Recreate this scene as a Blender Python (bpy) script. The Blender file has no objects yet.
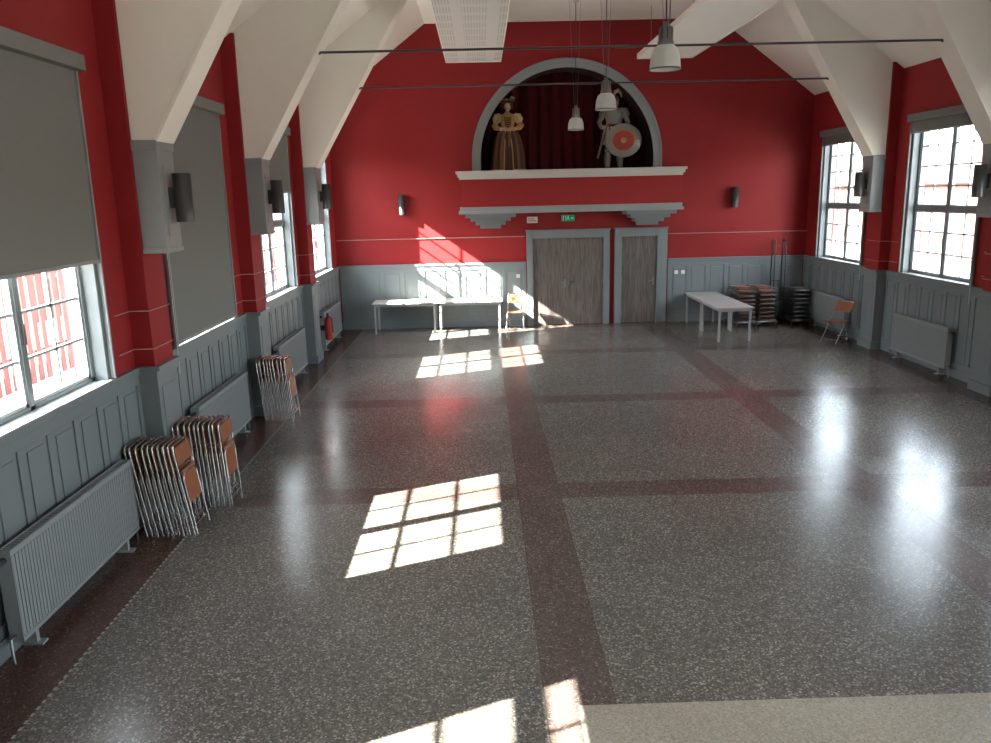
import bpy, bmesh, math, random
from mathutils import Vector, Matrix
random.seed(7)
scene = bpy.context.scene
pi = math.pi

# ------------------------------------------------------------------ materials
def newmat(name):
    m = bpy.data.materials.new(name); m.use_nodes = True
    nt = m.node_tree
    return m, nt, nt.nodes, nt.links, nt.nodes['Principled BSDF']

def pmat(name, col, rough=0.5, metal=0.0, var=0.06, scale=8.0, bump=0.0, spec=0.5, trans=0.0, emis=None):
    m, nt, N, L, b = newmat(name)
    geo = N.new('ShaderNodeNewGeometry')
    no = N.new('ShaderNodeTexNoise'); no.inputs['Scale'].default_value = scale; no.inputs['Detail'].default_value = 4
    L.new(geo.outputs['Position'], no.inputs['Vector'])
    mx = N.new('ShaderNodeMix'); mx.data_type = 'RGBA'
    mx.inputs[6].default_value = (*[c*(1-var) for c in col], 1)
    mx.inputs[7].default_value = (*[min(1, c*(1+var)) for c in col], 1)
    L.new(no.outputs['Fac'], mx.inputs[0]); L.new(mx.outputs[2], b.inputs['Base Color'])
    b.inputs['Roughness'].default_value = rough
    b.inputs['Metallic'].default_value = metal
    b.inputs['Specular IOR Level'].default_value = spec
    if trans: b.inputs['Transmission Weight'].default_value = trans
    if emis:
        b.inputs['Emission Color'].default_value = (*emis[:3], 1); b.inputs['Emission Strength'].default_value = emis[3]
    if bump:
        bp = N.new('ShaderNodeBump'); bp.inputs['Strength'].default_value = bump; bp.inputs['Distance'].default_value = 0.01
        n2 = N.new('ShaderNodeTexNoise'); n2.inputs['Scale'].default_value = scale*12
        L.new(geo.outputs['Position'], n2.inputs['Vector']); L.new(n2.outputs['Fac'], bp.inputs['Height']); L.new(bp.outputs[0], b.inputs['Normal'])
    return m

RED = pmat('red_paint', (0.275, 0.017, 0.019), 0.6, var=0.05, scale=2, bump=0.15, spec=0.25)
GREY = pmat('grey_blue_paint', (0.165, 0.187, 0.196), 0.42, var=0.04, scale=3)
GREYL = pmat('light_grey_paint', (0.26, 0.275, 0.28), 0.45, var=0.03, scale=3)
WHITE = pmat('white_plaster', (0.87, 0.83, 0.75), 0.7, var=0.03, scale=2, bump=0.1, spec=0.2)
TRIMW = pmat('cream_moulding', (0.52, 0.50, 0.47), 0.5, var=0.03)
BLIND = pmat('roller_blind_fabric', (0.19, 0.19, 0.18), 0.8, var=0.04, scale=30, spec=0.2)
RAD = pmat('radiator_enamel', (0.25, 0.265, 0.27), 0.35, var=0.03)
MUNT = pmat('window_bar_white', (0.33, 0.35, 0.37), 0.4, var=0.02)
CHROME = pmat('chrome_tube', (0.52, 0.51, 0.50), 0.22, metal=1.0, var=0.05)
STEEL = pmat('brushed_steel', (0.22, 0.22, 0.22), 0.35, metal=0.9, var=0.06)
SCM = pmat('anthracite_metal', (0.07, 0.07, 0.072), 0.38, metal=0.5, var=0.06)
BLACK = pmat('black_plastic', (0.02, 0.02, 0.02), 0.4)
CHAIRW = pmat('chair_veneer', (0.27, 0.092, 0.04), 0.35, var=0.2, scale=10)
TABTOP = pmat('table_laminate', (0.38, 0.36, 0.34), 0.35, var=0.03)
TABLEG = pmat('table_leg_enamel', (0.30, 0.30, 0.30), 0.4, var=0.03)
SHADE = pmat('prismatic_shade', (0.58, 0.58, 0.55), 0.3, var=0.05)
CURT = pmat('curtain_velvet', (0.070, 0.005, 0.008), 0.85, var=0.2, scale=6, spec=0.2)
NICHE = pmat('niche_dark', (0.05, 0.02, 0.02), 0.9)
WIRE = pmat('pale_conduit', (0.45, 0.23, 0.22), 0.5)
RODM = pmat('tie_rod_steel', (0.07, 0.065, 0.065), 0.5, metal=0.4)
GREEN = pmat('sign_green', (0.0, 0.25, 0.10), 0.4, emis=(0.0, 0.5, 0.2, 0.06))
SWHITE = pmat('sign_white', (0.65, 0.65, 0.63), 0.5)
EXTRED = pmat('extinguisher_red', (0.4, 0.02, 0.02), 0.3)
GOLD = pmat('gold_cloth', (0.40, 0.22, 0.06), 0.6, var=0.15, scale=15)
BROWNC = pmat('russet_cloth', (0.17, 0.065, 0.030), 0.7, var=0.2, scale=15)
DKCLOTH = pmat('dark_cloth', (0.055, 0.022, 0.016), 0.8)
CREAM = pmat('cream_cloth', (0.50, 0.41, 0.28), 0.7)
SKIN = pmat('painted_skin', (0.48, 0.29, 0.20), 0.5)
HAIR = pmat('brown_hair', (0.09, 0.035, 0.015), 0.7)
ARMOR = pmat('armour_metal', (0.24, 0.23, 0.21), 0.4, metal=0.3, var=0.15)
SHRED = pmat('shield_red', (0.34, 0.03, 0.026), 0.5)
LIP = pmat('lip_red', (0.4, 0.04, 0.04), 0.5)
LEAF = pmat('foliage', (0.045, 0.06, 0.030), 0.8, var=0.5, scale=3)
BRICK = pmat('outside_brick', (0.10, 0.045, 0.038), 0.8, var=0.25, scale=4)
OUTG = pmat('outside_paving', (0.36, 0.35, 0.33), 0.9, var=0.1, scale=1)
OUTW = pmat('outside_white', (0.13, 0.13, 0.125), 0.8)
SLATE = pmat('outside_roof', (0.08, 0.06, 0.055), 0.8)

def glass_mat():
    m = bpy.data.materials.new('window_glass'); m.use_nodes = True
    nt = m.node_tree; N = nt.nodes; L = nt.links; N.clear()
    o = N.new('ShaderNodeOutputMaterial'); t = N.new('ShaderNodeBsdfTransparent'); g = N.new('ShaderNodeBsdfGlossy')
    g.inputs['Roughness'].default_value = 0.02
    t.inputs['Color'].default_value = (0.96, 0.98, 0.97, 1)
    mx = N.new('ShaderNodeMixShader'); mx.inputs[0].default_value = 0.05
    L.new(t.outputs[0], mx.inputs[1]); L.new(g.outputs[0], mx.inputs[2]); L.new(mx.outputs[0], o.inputs[0])
    return m
GLASS = glass_mat()

def wood_mat():
    m, nt, N, L, b = newmat('door_wood')
    geo = N.new('ShaderNodeNewGeometry')
    mp = N.new('ShaderNodeMapping'); mp.inputs['Scale'].default_value = (14, 14, 1.2)
    no = N.new('ShaderNodeTexNoise'); no.inputs['Scale'].default_value = 2.0; no.inputs['Detail'].default_value = 8; no.inputs['Distortion'].default_value = 0.6
    cr = N.new('ShaderNodeValToRGB')
    cr.color_ramp.elements[0].position = 0.35; cr.color_ramp.elements[0].color = (0.075, 0.056, 0.050, 1)
    cr.color_ramp.elements[1].position = 0.68; cr.color_ramp.elements[1].color = (0.145, 0.120, 0.110, 1)
    L.new(geo.outputs['Position'], mp.inputs[0]); L.new(mp.outputs[0], no.inputs['Vector']); L.new(no.outputs['Fac'], cr.inputs[0]); L.new(cr.outputs[0], b.inputs['Base Color'])
    b.inputs['Roughness'].default_value = 0.45
    return m
DOORW = wood_mat()

def perf_mat():
    m, nt, N, L, b = newmat('perforated_panel')
    geo = N.new('ShaderNodeNewGeometry'); sp = N.new('ShaderNodeSeparateXYZ'); L.new(geo.outputs['Position'], sp.inputs[0])
    def math_(op, a, bb=None):
        n = N.new('ShaderNodeMath'); n.operation = op
        for i, v in enumerate((a, bb)):
            if v is None: continue
            if isinstance(v, (int, float)): n.inputs[i].default_value = v
            else: L.new(v, n.inputs[i])
        return n.outputs[0]
    def cell(sock, off, per):
        t = math_('FRACT', math_('MULTIPLY', math_('ADD', sock, off), 1/per))
        return math_('SUBTRACT', t, 0.5)
    cx = cell(sp.outputs[0], 10.0, 0.05); cy = cell(sp.outputs[1], 10.0, 0.05)
    r = math_('ADD', math_('MULTIPLY', cx, cx), math_('MULTIPLY', cy, cy))
    hole = math_('LESS_THAN', r, 0.07)
    bx = math_('ABSOLUTE', cell(sp.outputs[0], 10.68, 0.61)); by = math_('ABSOLUTE', cell(sp.outputs[1], 10.0, 0.61))
    inn = math_('MULTIPLY', math_('LESS_THAN', bx, 0.36), math_('LESS_THAN', by, 0.36))
    k = math_('MULTIPLY', hole, inn)
    mx = N.new('ShaderNodeMix'); mx.data_type = 'RGBA'
    mx.inputs[6].default_value = (0.66, 0.64, 0.59, 1); mx.inputs[7].default_value = (0.34, 0.32, 0.30, 1)
    L.new(k, mx.inputs[0]); L.new(mx.outputs[2], b.inputs['Base Color']); b.inputs['Roughness'].default_value = 0.7
    return m
PERF = perf_mat()

def floor_mat():
    m, nt, N, L, b = newmat('terrazzo_floor')
    geo = N.new('ShaderNodeNewGeometry'); sp = N.new('ShaderNodeSeparateXYZ'); L.new(geo.outputs['Position'], sp.inputs[0])
    X, Y = sp.outputs[0], sp.outputs[1]
    def M_(op, a, bb=None):
        n = N.new('ShaderNodeMath'); n.operation = op
        for i, v in enumerate((a, bb)):
            if v is None: continue
            if isinstance(v, (int, float)): n.inputs[i].default_value = v
            else: L.new(v, n.inputs[i])
        return n.outputs[0]
    def rng(s, a, c):
        return M_('MULTIPLY', M_('GREATER_THAN', s, a), M_('LESS_THAN', s, c))
    mask = None
    for t in [rng(X, 0.34, 0.80), rng(X, 3.95, 4.40), rng(Y, 8.20, 8.65), rng(Y, 12.25, 12.7), rng(Y, 16.2, 16.65),
              M_('GREATER_THAN', X, 7.5), M_('GREATER_THAN', Y, 19.45)]:
        mask = t if mask is None else M_('MAXIMUM', mask, t)
    vo = N.new('ShaderNodeTexVoronoi'); vo.inputs['Scale'].default_value = 82; L.new(geo.outputs['Position'], vo.inputs['Vector'])
    sc = N.new('ShaderNodeSeparateColor'); L.new(vo.outputs['Color'], sc.inputs[0])
    def ramp(cols):
        r = N.new('ShaderNodeValToRGB'); r.color_ramp.interpolation = 'CONSTANT'
        e = r.color_ramp.elements
        e[0].position = cols[0][0]; e[0].color = (*cols[0][1], 1)
        e[1].position = cols[1][0]; e[1].color = (*cols[1][1], 1)
        for p, c in cols[2:]:
            q = e.new(p); q.color = (*c, 1)
        L.new(sc.outputs[0], r.inputs[0]); return r.outputs[0]
    g = ramp([(0, (0.082, 0.074, 0.065)), (0.38, (0.118, 0.108, 0.095)), (0.68, (0.158, 0.146, 0.129)), (0.90, (0.29, 0.27, 0.24))])
    r = ramp([(0, (0.074, 0.053, 0.047)), (0.4, (0.098, 0.072, 0.063)), (0.75, (0.125, 0.095, 0.085)), (0.94, (0.21, 0.18, 0.16))])
    br_ = ramp([(0, (0.064, 0.033, 0.026)), (0.4, (0.082, 0.043, 0.034)), (0.75, (0.10, 0.056, 0.045)), (0.95, (0.16, 0.11, 0.09))])
    bg = ramp([(0, (0.29, 0.255, 0.205)), (0.4, (0.33, 0.295, 0.245)), (0.75, (0.37, 0.33, 0.28)), (0.93, (0.25, 0.22, 0.17))])
    def mix(f, a, c):
        mx = N.new('ShaderNodeMix'); mx.data_type = 'RGBA'
        L.new(f, mx.inputs[0]) ; L.new(a, mx.inputs[6]); L.new(c, mx.inputs[7]); return mx.outputs[2]
    col = mix(mask, g, r)
    col = mix(M_('LESS_THAN', X, -3.0), col, br_)
    big = N.new('ShaderNodeTexNoise'); big.inputs['Scale'].default_value = 0.7; big.inputs['Detail'].default_value = 5
    L.new(geo.outputs['Position'], big.inputs['Vector'])
    beige = M_('MULTIPLY', M_('LESS_THAN', Y, 4.58), M_('GREATER_THAN', X, 0.55))
    col = mix(beige, col, bg)
    joint = None
    for s, v in [(X, 0.34), (X, 0.80), (X, 3.95), (X, 4.40), (Y, 8.2), (Y, 8.65), (Y, 12.25), (Y, 12.7), (Y, 16.2), (Y, 16.65)]:
        t = M_('LESS_THAN', M_('ABSOLUTE', M_('SUBTRACT', s, v)), 0.003)
        joint = t if joint is None else M_('MAXIMUM', joint, t)
    joint = M_('MULTIPLY', joint, M_('SUBTRACT', 1.0, beige))
    dk = N.new('ShaderNodeRGB'); dk.outputs[0].default_value = (0.06, 0.05, 0.045, 1)
    col = mix(joint, col, dk.outputs[0])
    dots = M_('MULTIPLY', M_('LESS_THAN', M_('ABSOLUTE', M_('SUBTRACT', X, -3.0)), 0.010), M_('LESS_THAN', M_('FRACT', M_('MULTIPLY', Y, 14.0)), 0.5))
    wt = N.new('ShaderNodeRGB'); wt.outputs[0].default_value = (0.34, 0.32, 0.28, 1)
    col = mix(dots, col, wt.outputs[0])
    mul = N.new('ShaderNodeMix'); mul.data_type = 'RGBA'; mul.blend_type = 'MULTIPLY'; mul.inputs[0].default_value = 1
    br = N.new('ShaderNodeMapRange'); br.inputs['From Min'].default_value = 0.3; br.inputs['From Max'].default_value = 0.7
    br.inputs['To Min'].default_value = 0.88; br.inputs['To Max'].default_value = 1.10
    L.new(big.outputs['Fac'], br.inputs[0]); L.new(col, mul.inputs[6]); L.new(br.outputs[0], mul.inputs[7])
    L.new(mul.outputs[2], b.inputs['Base Color'])
    rr = N.new('ShaderNodeMapRange'); rr.inputs['From Min'].default_value = 0.3; rr.inputs['From Max'].default_value = 0.7
    rr.inputs['To Min'].default_value = 0.18; rr.inputs['To Max'].default_value = 0.27
    L.new(big.outputs['Fac'], rr.inputs[0]); L.new(rr.outputs[0], b.inputs['Roughness'])
    b.inputs['Specular IOR Level'].default_value = 0.33
    return m
FLOORM = floor_mat()

# ------------------------------------------------------------------ mesh builder
class MB:
    def __init__(s): s.v = []; s.f = []; s.mi = []; s.sm = []; s.mats = []; s.T = Matrix.Identity(4)
    def m(s, mat):
        if mat not in s.mats: s.mats.append(mat)
        return s.mats.index(mat)
    def add(s, vs, fs, mat, smooth=False):
        o = len(s.v); s.v += [s.T @ Vector(p) for p in vs]; i = s.m(mat)
        for f in fs: s.f.append([o+k for k in f]); s.mi.append(i); s.sm.append(smooth)
    def box(s, x0, x1, y0, y1, z0, z1, mat):
        if x0 > x1: x0, x1 = x1, x0
        if y0 > y1: y0, y1 = y1, y0
        if z0 > z1: z0, z1 = z1, z0
        vs = [(x0,y0,z0),(x1,y0,z0),(x1,y1,z0),(x0,y1,z0),(x0,y0,z1),(x1,y0,z1),(x1,y1,z1),(x0,y1,z1)]
        s.add(vs, [(0,3,2,1),(4,5,6,7),(0,1,5,4),(1,2,6,5),(2,3,7,6),(3,0,4,7)], mat)
    def tube(s, path, r, mat, seg=8, sx=1.0, cap=True):
        P = [Vector(p) for p in path]; n = len(P)
        R = r if isinstance(r, (list, tuple)) else [r]*n
        vs = []; up = None
        for i in range(n):
            d = (P[min(i+1, n-1)] - P[max(i-1, 0)]).normalized()
            if up is None:
                up = Vector((0, 0, 1)) if abs(d.z) < 0.9 else Vector((0, 1, 0))
            a = d.cross(up).normalized(); up = a.cross(d).normalized()
            for k in range(seg):
                t = 2*pi*k/seg
                vs.append(P[i] + a*math.cos(t)*R[i]*sx + up*math.sin(t)*R[i])
        fs = [(i*seg+k, i*seg+(k+1) % seg, (i+1)*seg+(k+1) % seg, (i+1)*seg+k) for i in range(n-1) for k in range(seg)]
        s.add(vs, fs, mat, True)
        if cap:
            s.add(vs[:seg], [tuple(range(seg))], mat); s.add(vs[-seg:], [tuple(range(seg))], mat)
    def lathe(s, prof, c, mat, seg=24, sx=1.0, sy=1.0, fold=0, amp=0.0, mat2=None, smooth=True):
        n = len(prof)
        vs = []
        for (r, z) in prof:
            for k in range(seg):
                t = 2*pi*k/seg; rr = r*(1+amp*math.cos(fold*t))
                vs.append((c[0]+rr*math.cos(t)*sx, c[1]+rr*math.sin(t)*sy, c[2]+z))
        f1 = []; f2 = []
        for i in range(n-1):
            for k in range(seg):
                q = (i*seg+k, i*seg+(k+1) % seg, (i+1)*seg+(k+1) % seg, (i+1)*seg+k)
                (f2 if mat2 and (k//3) % 2 else f1).append(q)
        s.add(vs, f1, mat, smooth)
        if f2: s.add(vs, f2, mat2, smooth)
    def ell(s, c, r, mat, seg=14, rings=8):
        prof = [(max(1e-4, math.sin(pi*i/rings)), -math.cos(pi*i/rings)*r[2]) for i in range(rings+1)]
        s.lathe(prof, c, mat, seg, r[0], r[1])
    def prism(s, poly, y0, y1, mat):
        n = len(poly)
        vs = [(p[0], y0, p[1]) for p in poly]+[(p[0], y1, p[1]) for p in poly]
        s.add(vs, [tuple(range(n)), tuple(range(2*n-1, n-1, -1))]+[(i, (i+1) % n, n+(i+1) % n, n+i) for i in range(n)], mat)
    def obj(s, name, bevel=0.0, parent=None, loc=None, rot=None, recalc=True):
        me = bpy.data.meshes.new(name); me.from_pydata([tuple(p) for p in s.v], [], s.f)
        for m in s.mats: me.materials.append(m)
        me.polygons.foreach_set('material_index', s.mi); me.polygons.foreach_set('use_smooth', s.sm)
        me.update()
        if recalc:
            b = bmesh.new(); b.from_mesh(me); bmesh.ops.recalc_face_normals(b, faces=b.faces); b.to_mesh(me); b.free()
        o = bpy.data.objects.new(name, me); scene.collection.objects.link(o)
        if bevel:
            md = o.modifiers.new('bevel', 'BEVEL'); md.width = bevel; md.segments = 2; md.limit_method = 'ANGLE'; md.angle_limit = 0.9
        if parent: o.parent = parent
        if loc: o.location = loc
        if rot: o.rotation_euler = rot
        return o

# ------------------------------------------------------------------ room dimensions
XL, XR, YB, YF = -3.58, 8.08, 20.0, -3.4
ZW, ZC = 5.4, 7.17
XC = 2.25
CX0, CX1 = -1.2, 5.7
PIERS = [-3.4, 0.2, 4.3, 8.35, 12.2, 16.1, 20.0]
CENT = [-1.6, 2.0, 6.35, 10.25, 14.15, 18.05]
HW = 1.13
ZS, ZT = 1.56, 4.42
PD = 0.20      # pilaster depth
BI = -3.13     # inner face of bracket block

def mir(x, side): return x if side < 0 else 2*XC - x

# floor
f = MB(); f.add([(XL-0.3, YF-0.3, 0), (XR+0.3, YF-0.3, 0), (XR+0.3, YB+0.3, 0), (XL-0.3, YB+0.3, 0),
                 (XL-0.3, YF-0.3, -0.2), (XR+0.3, YF-0.3, -0.2), (XR+0.3, YB+0.3, -0.2), (XL-0.3, YB+0.3, -0.2)],
                [(0, 1, 2, 3), (7, 6, 5, 4), (0, 4, 5, 1), (1, 5, 6, 2), (2, 6, 7, 3), (3, 7, 4, 0)], FLOORM)
f.obj('floor')

# side walls
for side, nm in ((-1, 'left'), (1, 'right')):
    w = MB(); T = 0.3
    def wb(y0, y1, z0, z1, mat=RED, d0=0.0, d1=-T):
        w.box(mir(XL+d0, side), mir(XL+d1, side), y0, y1, z0, z1, mat)
    wb(YF-0.3, YB+0.3, 0, ZS); wb(YF-0.3, YB+0.3, ZT, ZW+0.1)
    edges = [YF-0.3]
    for c in CENT: edges += [c-HW, c+HW]
    edges.append(YB+0.3)
    for i in range(0, len(edges), 2): wb(edges[i], edges[i+1], ZS, ZT)
    for p in PIERS[1:-1]:
        wb(p-0.25, p+0.25, 1.6, 5.52, RED, PD, 0.0)
    w.obj('wall_'+nm)

# back wall with arch niche
AX, AZ, AR = 2.13, 4.05, 2.13
NB = 3.76
wb_ = MB()
def roofz(x):
    if x < CX0: return ZW+(x-XL)/(CX0-XL)*(ZC-ZW)
    if x > CX1: return ZW+(XR-x)/(XR-CX1)*(ZC-ZW)
    return ZC
def quad(a, b_, c, d): wb_.add([a, b_, c, d], [(0, 1, 2, 3)], RED)
quad((XL, YB, 0), (XR, YB, 0), (XR, YB, NB), (XL, YB, NB))
L0, R0 = AX-AR, AX+AR
def poly_up(x0, x1, zb0, zb1):
    quad((x0, YB, zb0), (x1, YB, zb1), (x1, YB, roofz(x1)), (x0, YB, roofz(x0)))
poly_up(XL, CX0, NB, NB); poly_up(CX0, L0, NB, NB); poly_up(R0, CX1, NB, NB); poly_up(CX1, XR, NB, NB)
NS = 48
arc = [(AX-AR*math.cos(pi*i/NS), AZ+AR*math.sin(pi*i/NS)) for i in range(NS+1)]
for i in range(NS):
    poly_up(arc[i][0], arc[i+1][0], arc[i][1], arc[i+1][1])
arcf = [(L0, NB)]+arc+[(R0, NB)]
for i in range(len(arcf)-1):
    a, c = arcf[i], arcf[i+1]
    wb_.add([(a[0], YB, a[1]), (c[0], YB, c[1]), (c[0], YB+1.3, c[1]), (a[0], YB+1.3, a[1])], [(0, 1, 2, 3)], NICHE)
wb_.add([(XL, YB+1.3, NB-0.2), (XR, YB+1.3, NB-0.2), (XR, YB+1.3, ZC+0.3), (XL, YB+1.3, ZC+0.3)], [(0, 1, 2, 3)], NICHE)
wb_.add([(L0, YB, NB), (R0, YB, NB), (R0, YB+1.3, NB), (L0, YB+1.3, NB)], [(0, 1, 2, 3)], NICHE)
wb_.obj('wall_back', recalc=False)
wf = MB(); wf.prism([(XL, 0), (XR, 0), (XR, ZW), (CX1, ZC), (CX0, ZC), (XL, ZW)], YF-0.3, YF, WHITE); wf.obj('wall_front')

# arch moulding
am = MB()
def ring(r0, r1, y0, y1):
    pts0 = [(AX-r0, NB)]+[(AX-r0*math.cos(pi*i/NS), AZ+r0*math.sin(pi*i/NS)) for i in range(NS+1)]+[(AX+r0, NB)]
    pts1 = [(AX-r1, NB)]+[(AX-r1*math.cos(pi*i/NS), AZ+r1*math.sin(pi*i/NS)) for i in range(NS+1)]+[(AX+r1, NB)]
    n = len(pts0)
    vs = [(p[0], y0, p[1]) for p in pts0]+[(p[0], y0, p[1]) for p in pts1]+[(p[0], y1, p[1]) for p in pts1]+[(p[0], y1, p[1]) for p in pts0]
    fs = []
    for i in range(n-1):
        for k in range(4):
            a = k*n; c = ((k+1) % 4)*n
            fs.append((a+i, a+i+1, c+i+1, c+i))
    am.add(vs, fs, GREYL)
ring(AR-0.02, AR+0.17, YB-0.05, YB); ring(AR-0.04, AR+0.04, YB-0.08, YB); ring(AR+0.12, AR+0.17, YB-0.07, YB)
am.obj('trim_1')

# curtain
cu = MB(); n = 260; vs = []
for i in range(n+1):
    x = L0-0.1+(R0-L0+0.2)*i/n
    y = YB+1.0+0.06*math.sin(x*19+0.8*math.sin(x*3))+0.02*math.sin(x*43)
    vs += [(x, y, NB+0.02), (x, y+0.02, ZC-0.8)]
cu.add(vs, [(2*i, 2*i+2, 2*i+3, 2*i+1) for i in range(n)], CURT, True)
cu.obj('stage_curtain', recalc=False)

# ceiling
c = MB()
for (xa, za, xb, zb) in ((XL, ZW, CX0, ZC), (CX0, ZC, CX1, ZC), (CX1, ZC, XR, ZW)):
    c.prism([(xa, za), (xb, zb), (xb, zb+0.12), (xa, za+0.12)], YF-0.3, YB+1.5, WHITE)
c.obj('ceiling')
# haunches
for side in (-1, 1):
    for p in PIERS[1:-1]:
        h = MB(); X = lambda x: mir(x, side); xo = XL+PD
        h.prism([(X(xo), 3.82), (X(BI-0.02), 3.82), (X(-1.14), ZC), (X(CX0), ZC), (X(xo), ZW+PD*0.744)], p-0.2, p+0.2, WHITE)
        h.prism([(X(BI-0.04), 3.82), (X(BI+0.01), 3.82), (X(-1.10), ZC-0.005), (X(-1.16), ZC-0.005)], p-0.22, p+0.22, WHITE)
        h.box(X(xo), X(BI-0.01), p-0.21, p+0.21, 2.77, 3.82, GREYL)
        h.box(X(xo), X(BI), p-0.23, p+0.23, 3.74, 3.83, GREYL)
        h.box(X(xo), X(BI), p-0.225, p+0.225, 2.74, 2.79, GREYL)
        h.box(X(BI-0.01), X(BI), p-0.12, p+0.12, 2.9, 3.6, GREYL)
        h.obj('truss_haunch', bevel=0.006)
# tie rods
for p in PIERS[2:-1]:
    r = MB(); r.tube([(-2.32, p, 5.28), (6.82, p, 5.28)], 0.017, RODM, 8)
    for x in (-2.28, 6.78): r.tube([(x-0.05, p, 5.28), (x+0.05, p, 5.28)], 0.032, RODM, 6)
    r.tube([(2.0, p, 5.28), (2.3, p, 5.28)], 0.026, RODM, 6)
    r.obj('tie_rod')

# suspended acoustic panels
for x0, x1, pm in ((-0.68, 0.54, PERF), (3.68, 4.92, WHITE)):
    a = MB(); y0, y1 = 9.0, 19.3
    a.box(x0, x1, y0, y1, 6.21, 6.25, pm)
    a.box(x0-0.02, x0, y0, y1, 6.19, 6.30, WHITE); a.box(x1, x1+0.02, y0, y1, 6.19, 6.30, WHITE)
    a.box(x0, x1, y1, y1+0.02, 6.19, 6.30, WHITE); a.box(x0, x1, y0-0.02, y0, 6.19, 6.30, WHITE)
    y = y0+0.6
    while y < y1:
        for x in (x0+0.15, x1-0.15): a.tube([(x, y, 6.25), (x, y, ZC)], 0.006, STEEL, 6)
        y += 1.8
    a.obj('acoustic_panel')

# ------------------------------------------------------------------ wainscot
def mapper(w, kind):
    if kind == 'left': return lambda a0, a1, d0, d1, z0, z1, m: w.box(XL+d0, XL+d1, a0, a1, z0, z1, m)
    if kind == 'right': return lambda a0, a1, d0, d1, z0, z1, m: w.box(XR-d0, XR-d1, a0, a1, z0, z1, m)
    if kind == 'back': return lambda a0, a1, d0, d1, z0, z1, m: w.box(a0, a1, YB-d0, YB-d1, z0, z1, m)
def panels(b, a0, a1, n):
    b(a0, a1, 0, 0.015, 0, 1.55, GREY)
    b(a0, a1, 0.015, 0.04, 0, 0.16, GREY); b(a0, a1, 0.015, 0.03, 0.16, 0.26, GREY)
    b(a0, a1, 0.015, 0.03, 1.42, 1.55, GREY)
    b(a0, a1, 0.0, 0.06, 1.55, 1.60, GREY); b(a0, a1, 0.015, 0.042, 1.515, 1.55, GREY)
    st = 0.09; w = (a1-a0-st)/n
    for i in range(n+1):
        b(a0+i*w, a0+i*w+st, 0.015, 0.03, 0.26, 1.42, GREY)
    for i in range(n):
        b(a0+i*w+st+0.045, a0+(i+1)*w-0.045, 0.015, 0.026, 0.31, 1.37, GREY)
for kind in ('left', 'right'):
    w = MB(); b = mapper(w, kind)
    for i in range(len(PIERS)-1):
        a0 = PIERS[i]+(0.25 if i else 0); a1 = PIERS[i+1]-(0.25 if i < len(PIERS)-2 else 0.0)
        panels(b, a0, a1, 8)
    for p in PIERS[1:-1]:
        b(p-0.27, p+0.27, 0, PD+0.02, 0, 1.55, GREY); b(p-0.29, p+0.29, 0, PD+0.05, 0, 0.16, GREY)
        b(p-0.19, p+0.19, PD+0.02, PD+0.03, 0.31, 1.37, GREY)
        b(p-0.30, p+0.30, 0, PD+0.06, 1.55, 1.60, GREY)
    w.obj('wainscot_'+kind, bevel=0.004)
w = MB(); b = mapper(w, 'back')
panels(b, XL+0.06, 1.10, 9)
panels(b, 4.64, XR-0.06, 7)
w.obj('wainscot_back', bevel=0.004)

# pale conduits along the walls
cd = MB()
cd.tube([(XL+0.02, YB-0.02, 2.22), (1.08, YB-0.02, 2.22)], 0.011, WIRE, 6)
cd.tube([(4.64, YB-0.02, 2.20), (XR, YB-0.02, 2.20)], 0.011, WIRE, 6)
for i, p in enumerate(PIERS[1:-1]):
    for z in (2.17, 1.78):
        for side in (-1, 1):
            X = lambda x: mir(x, side); e_ = PD+0.012
            cd.tube([(X(XL+0.012), p-0.6, z), (X(XL+0.012), p-0.262, z), (X(XL+e_), p-0.262, z), (X(XL+e_), p+0.262, z), (X(XL+0.012), p+0.262, z), (X(XL+0.012), p+0.6, z)], 0.006, WIRE, 6)
cd.obj('wall_conduit')

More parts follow.
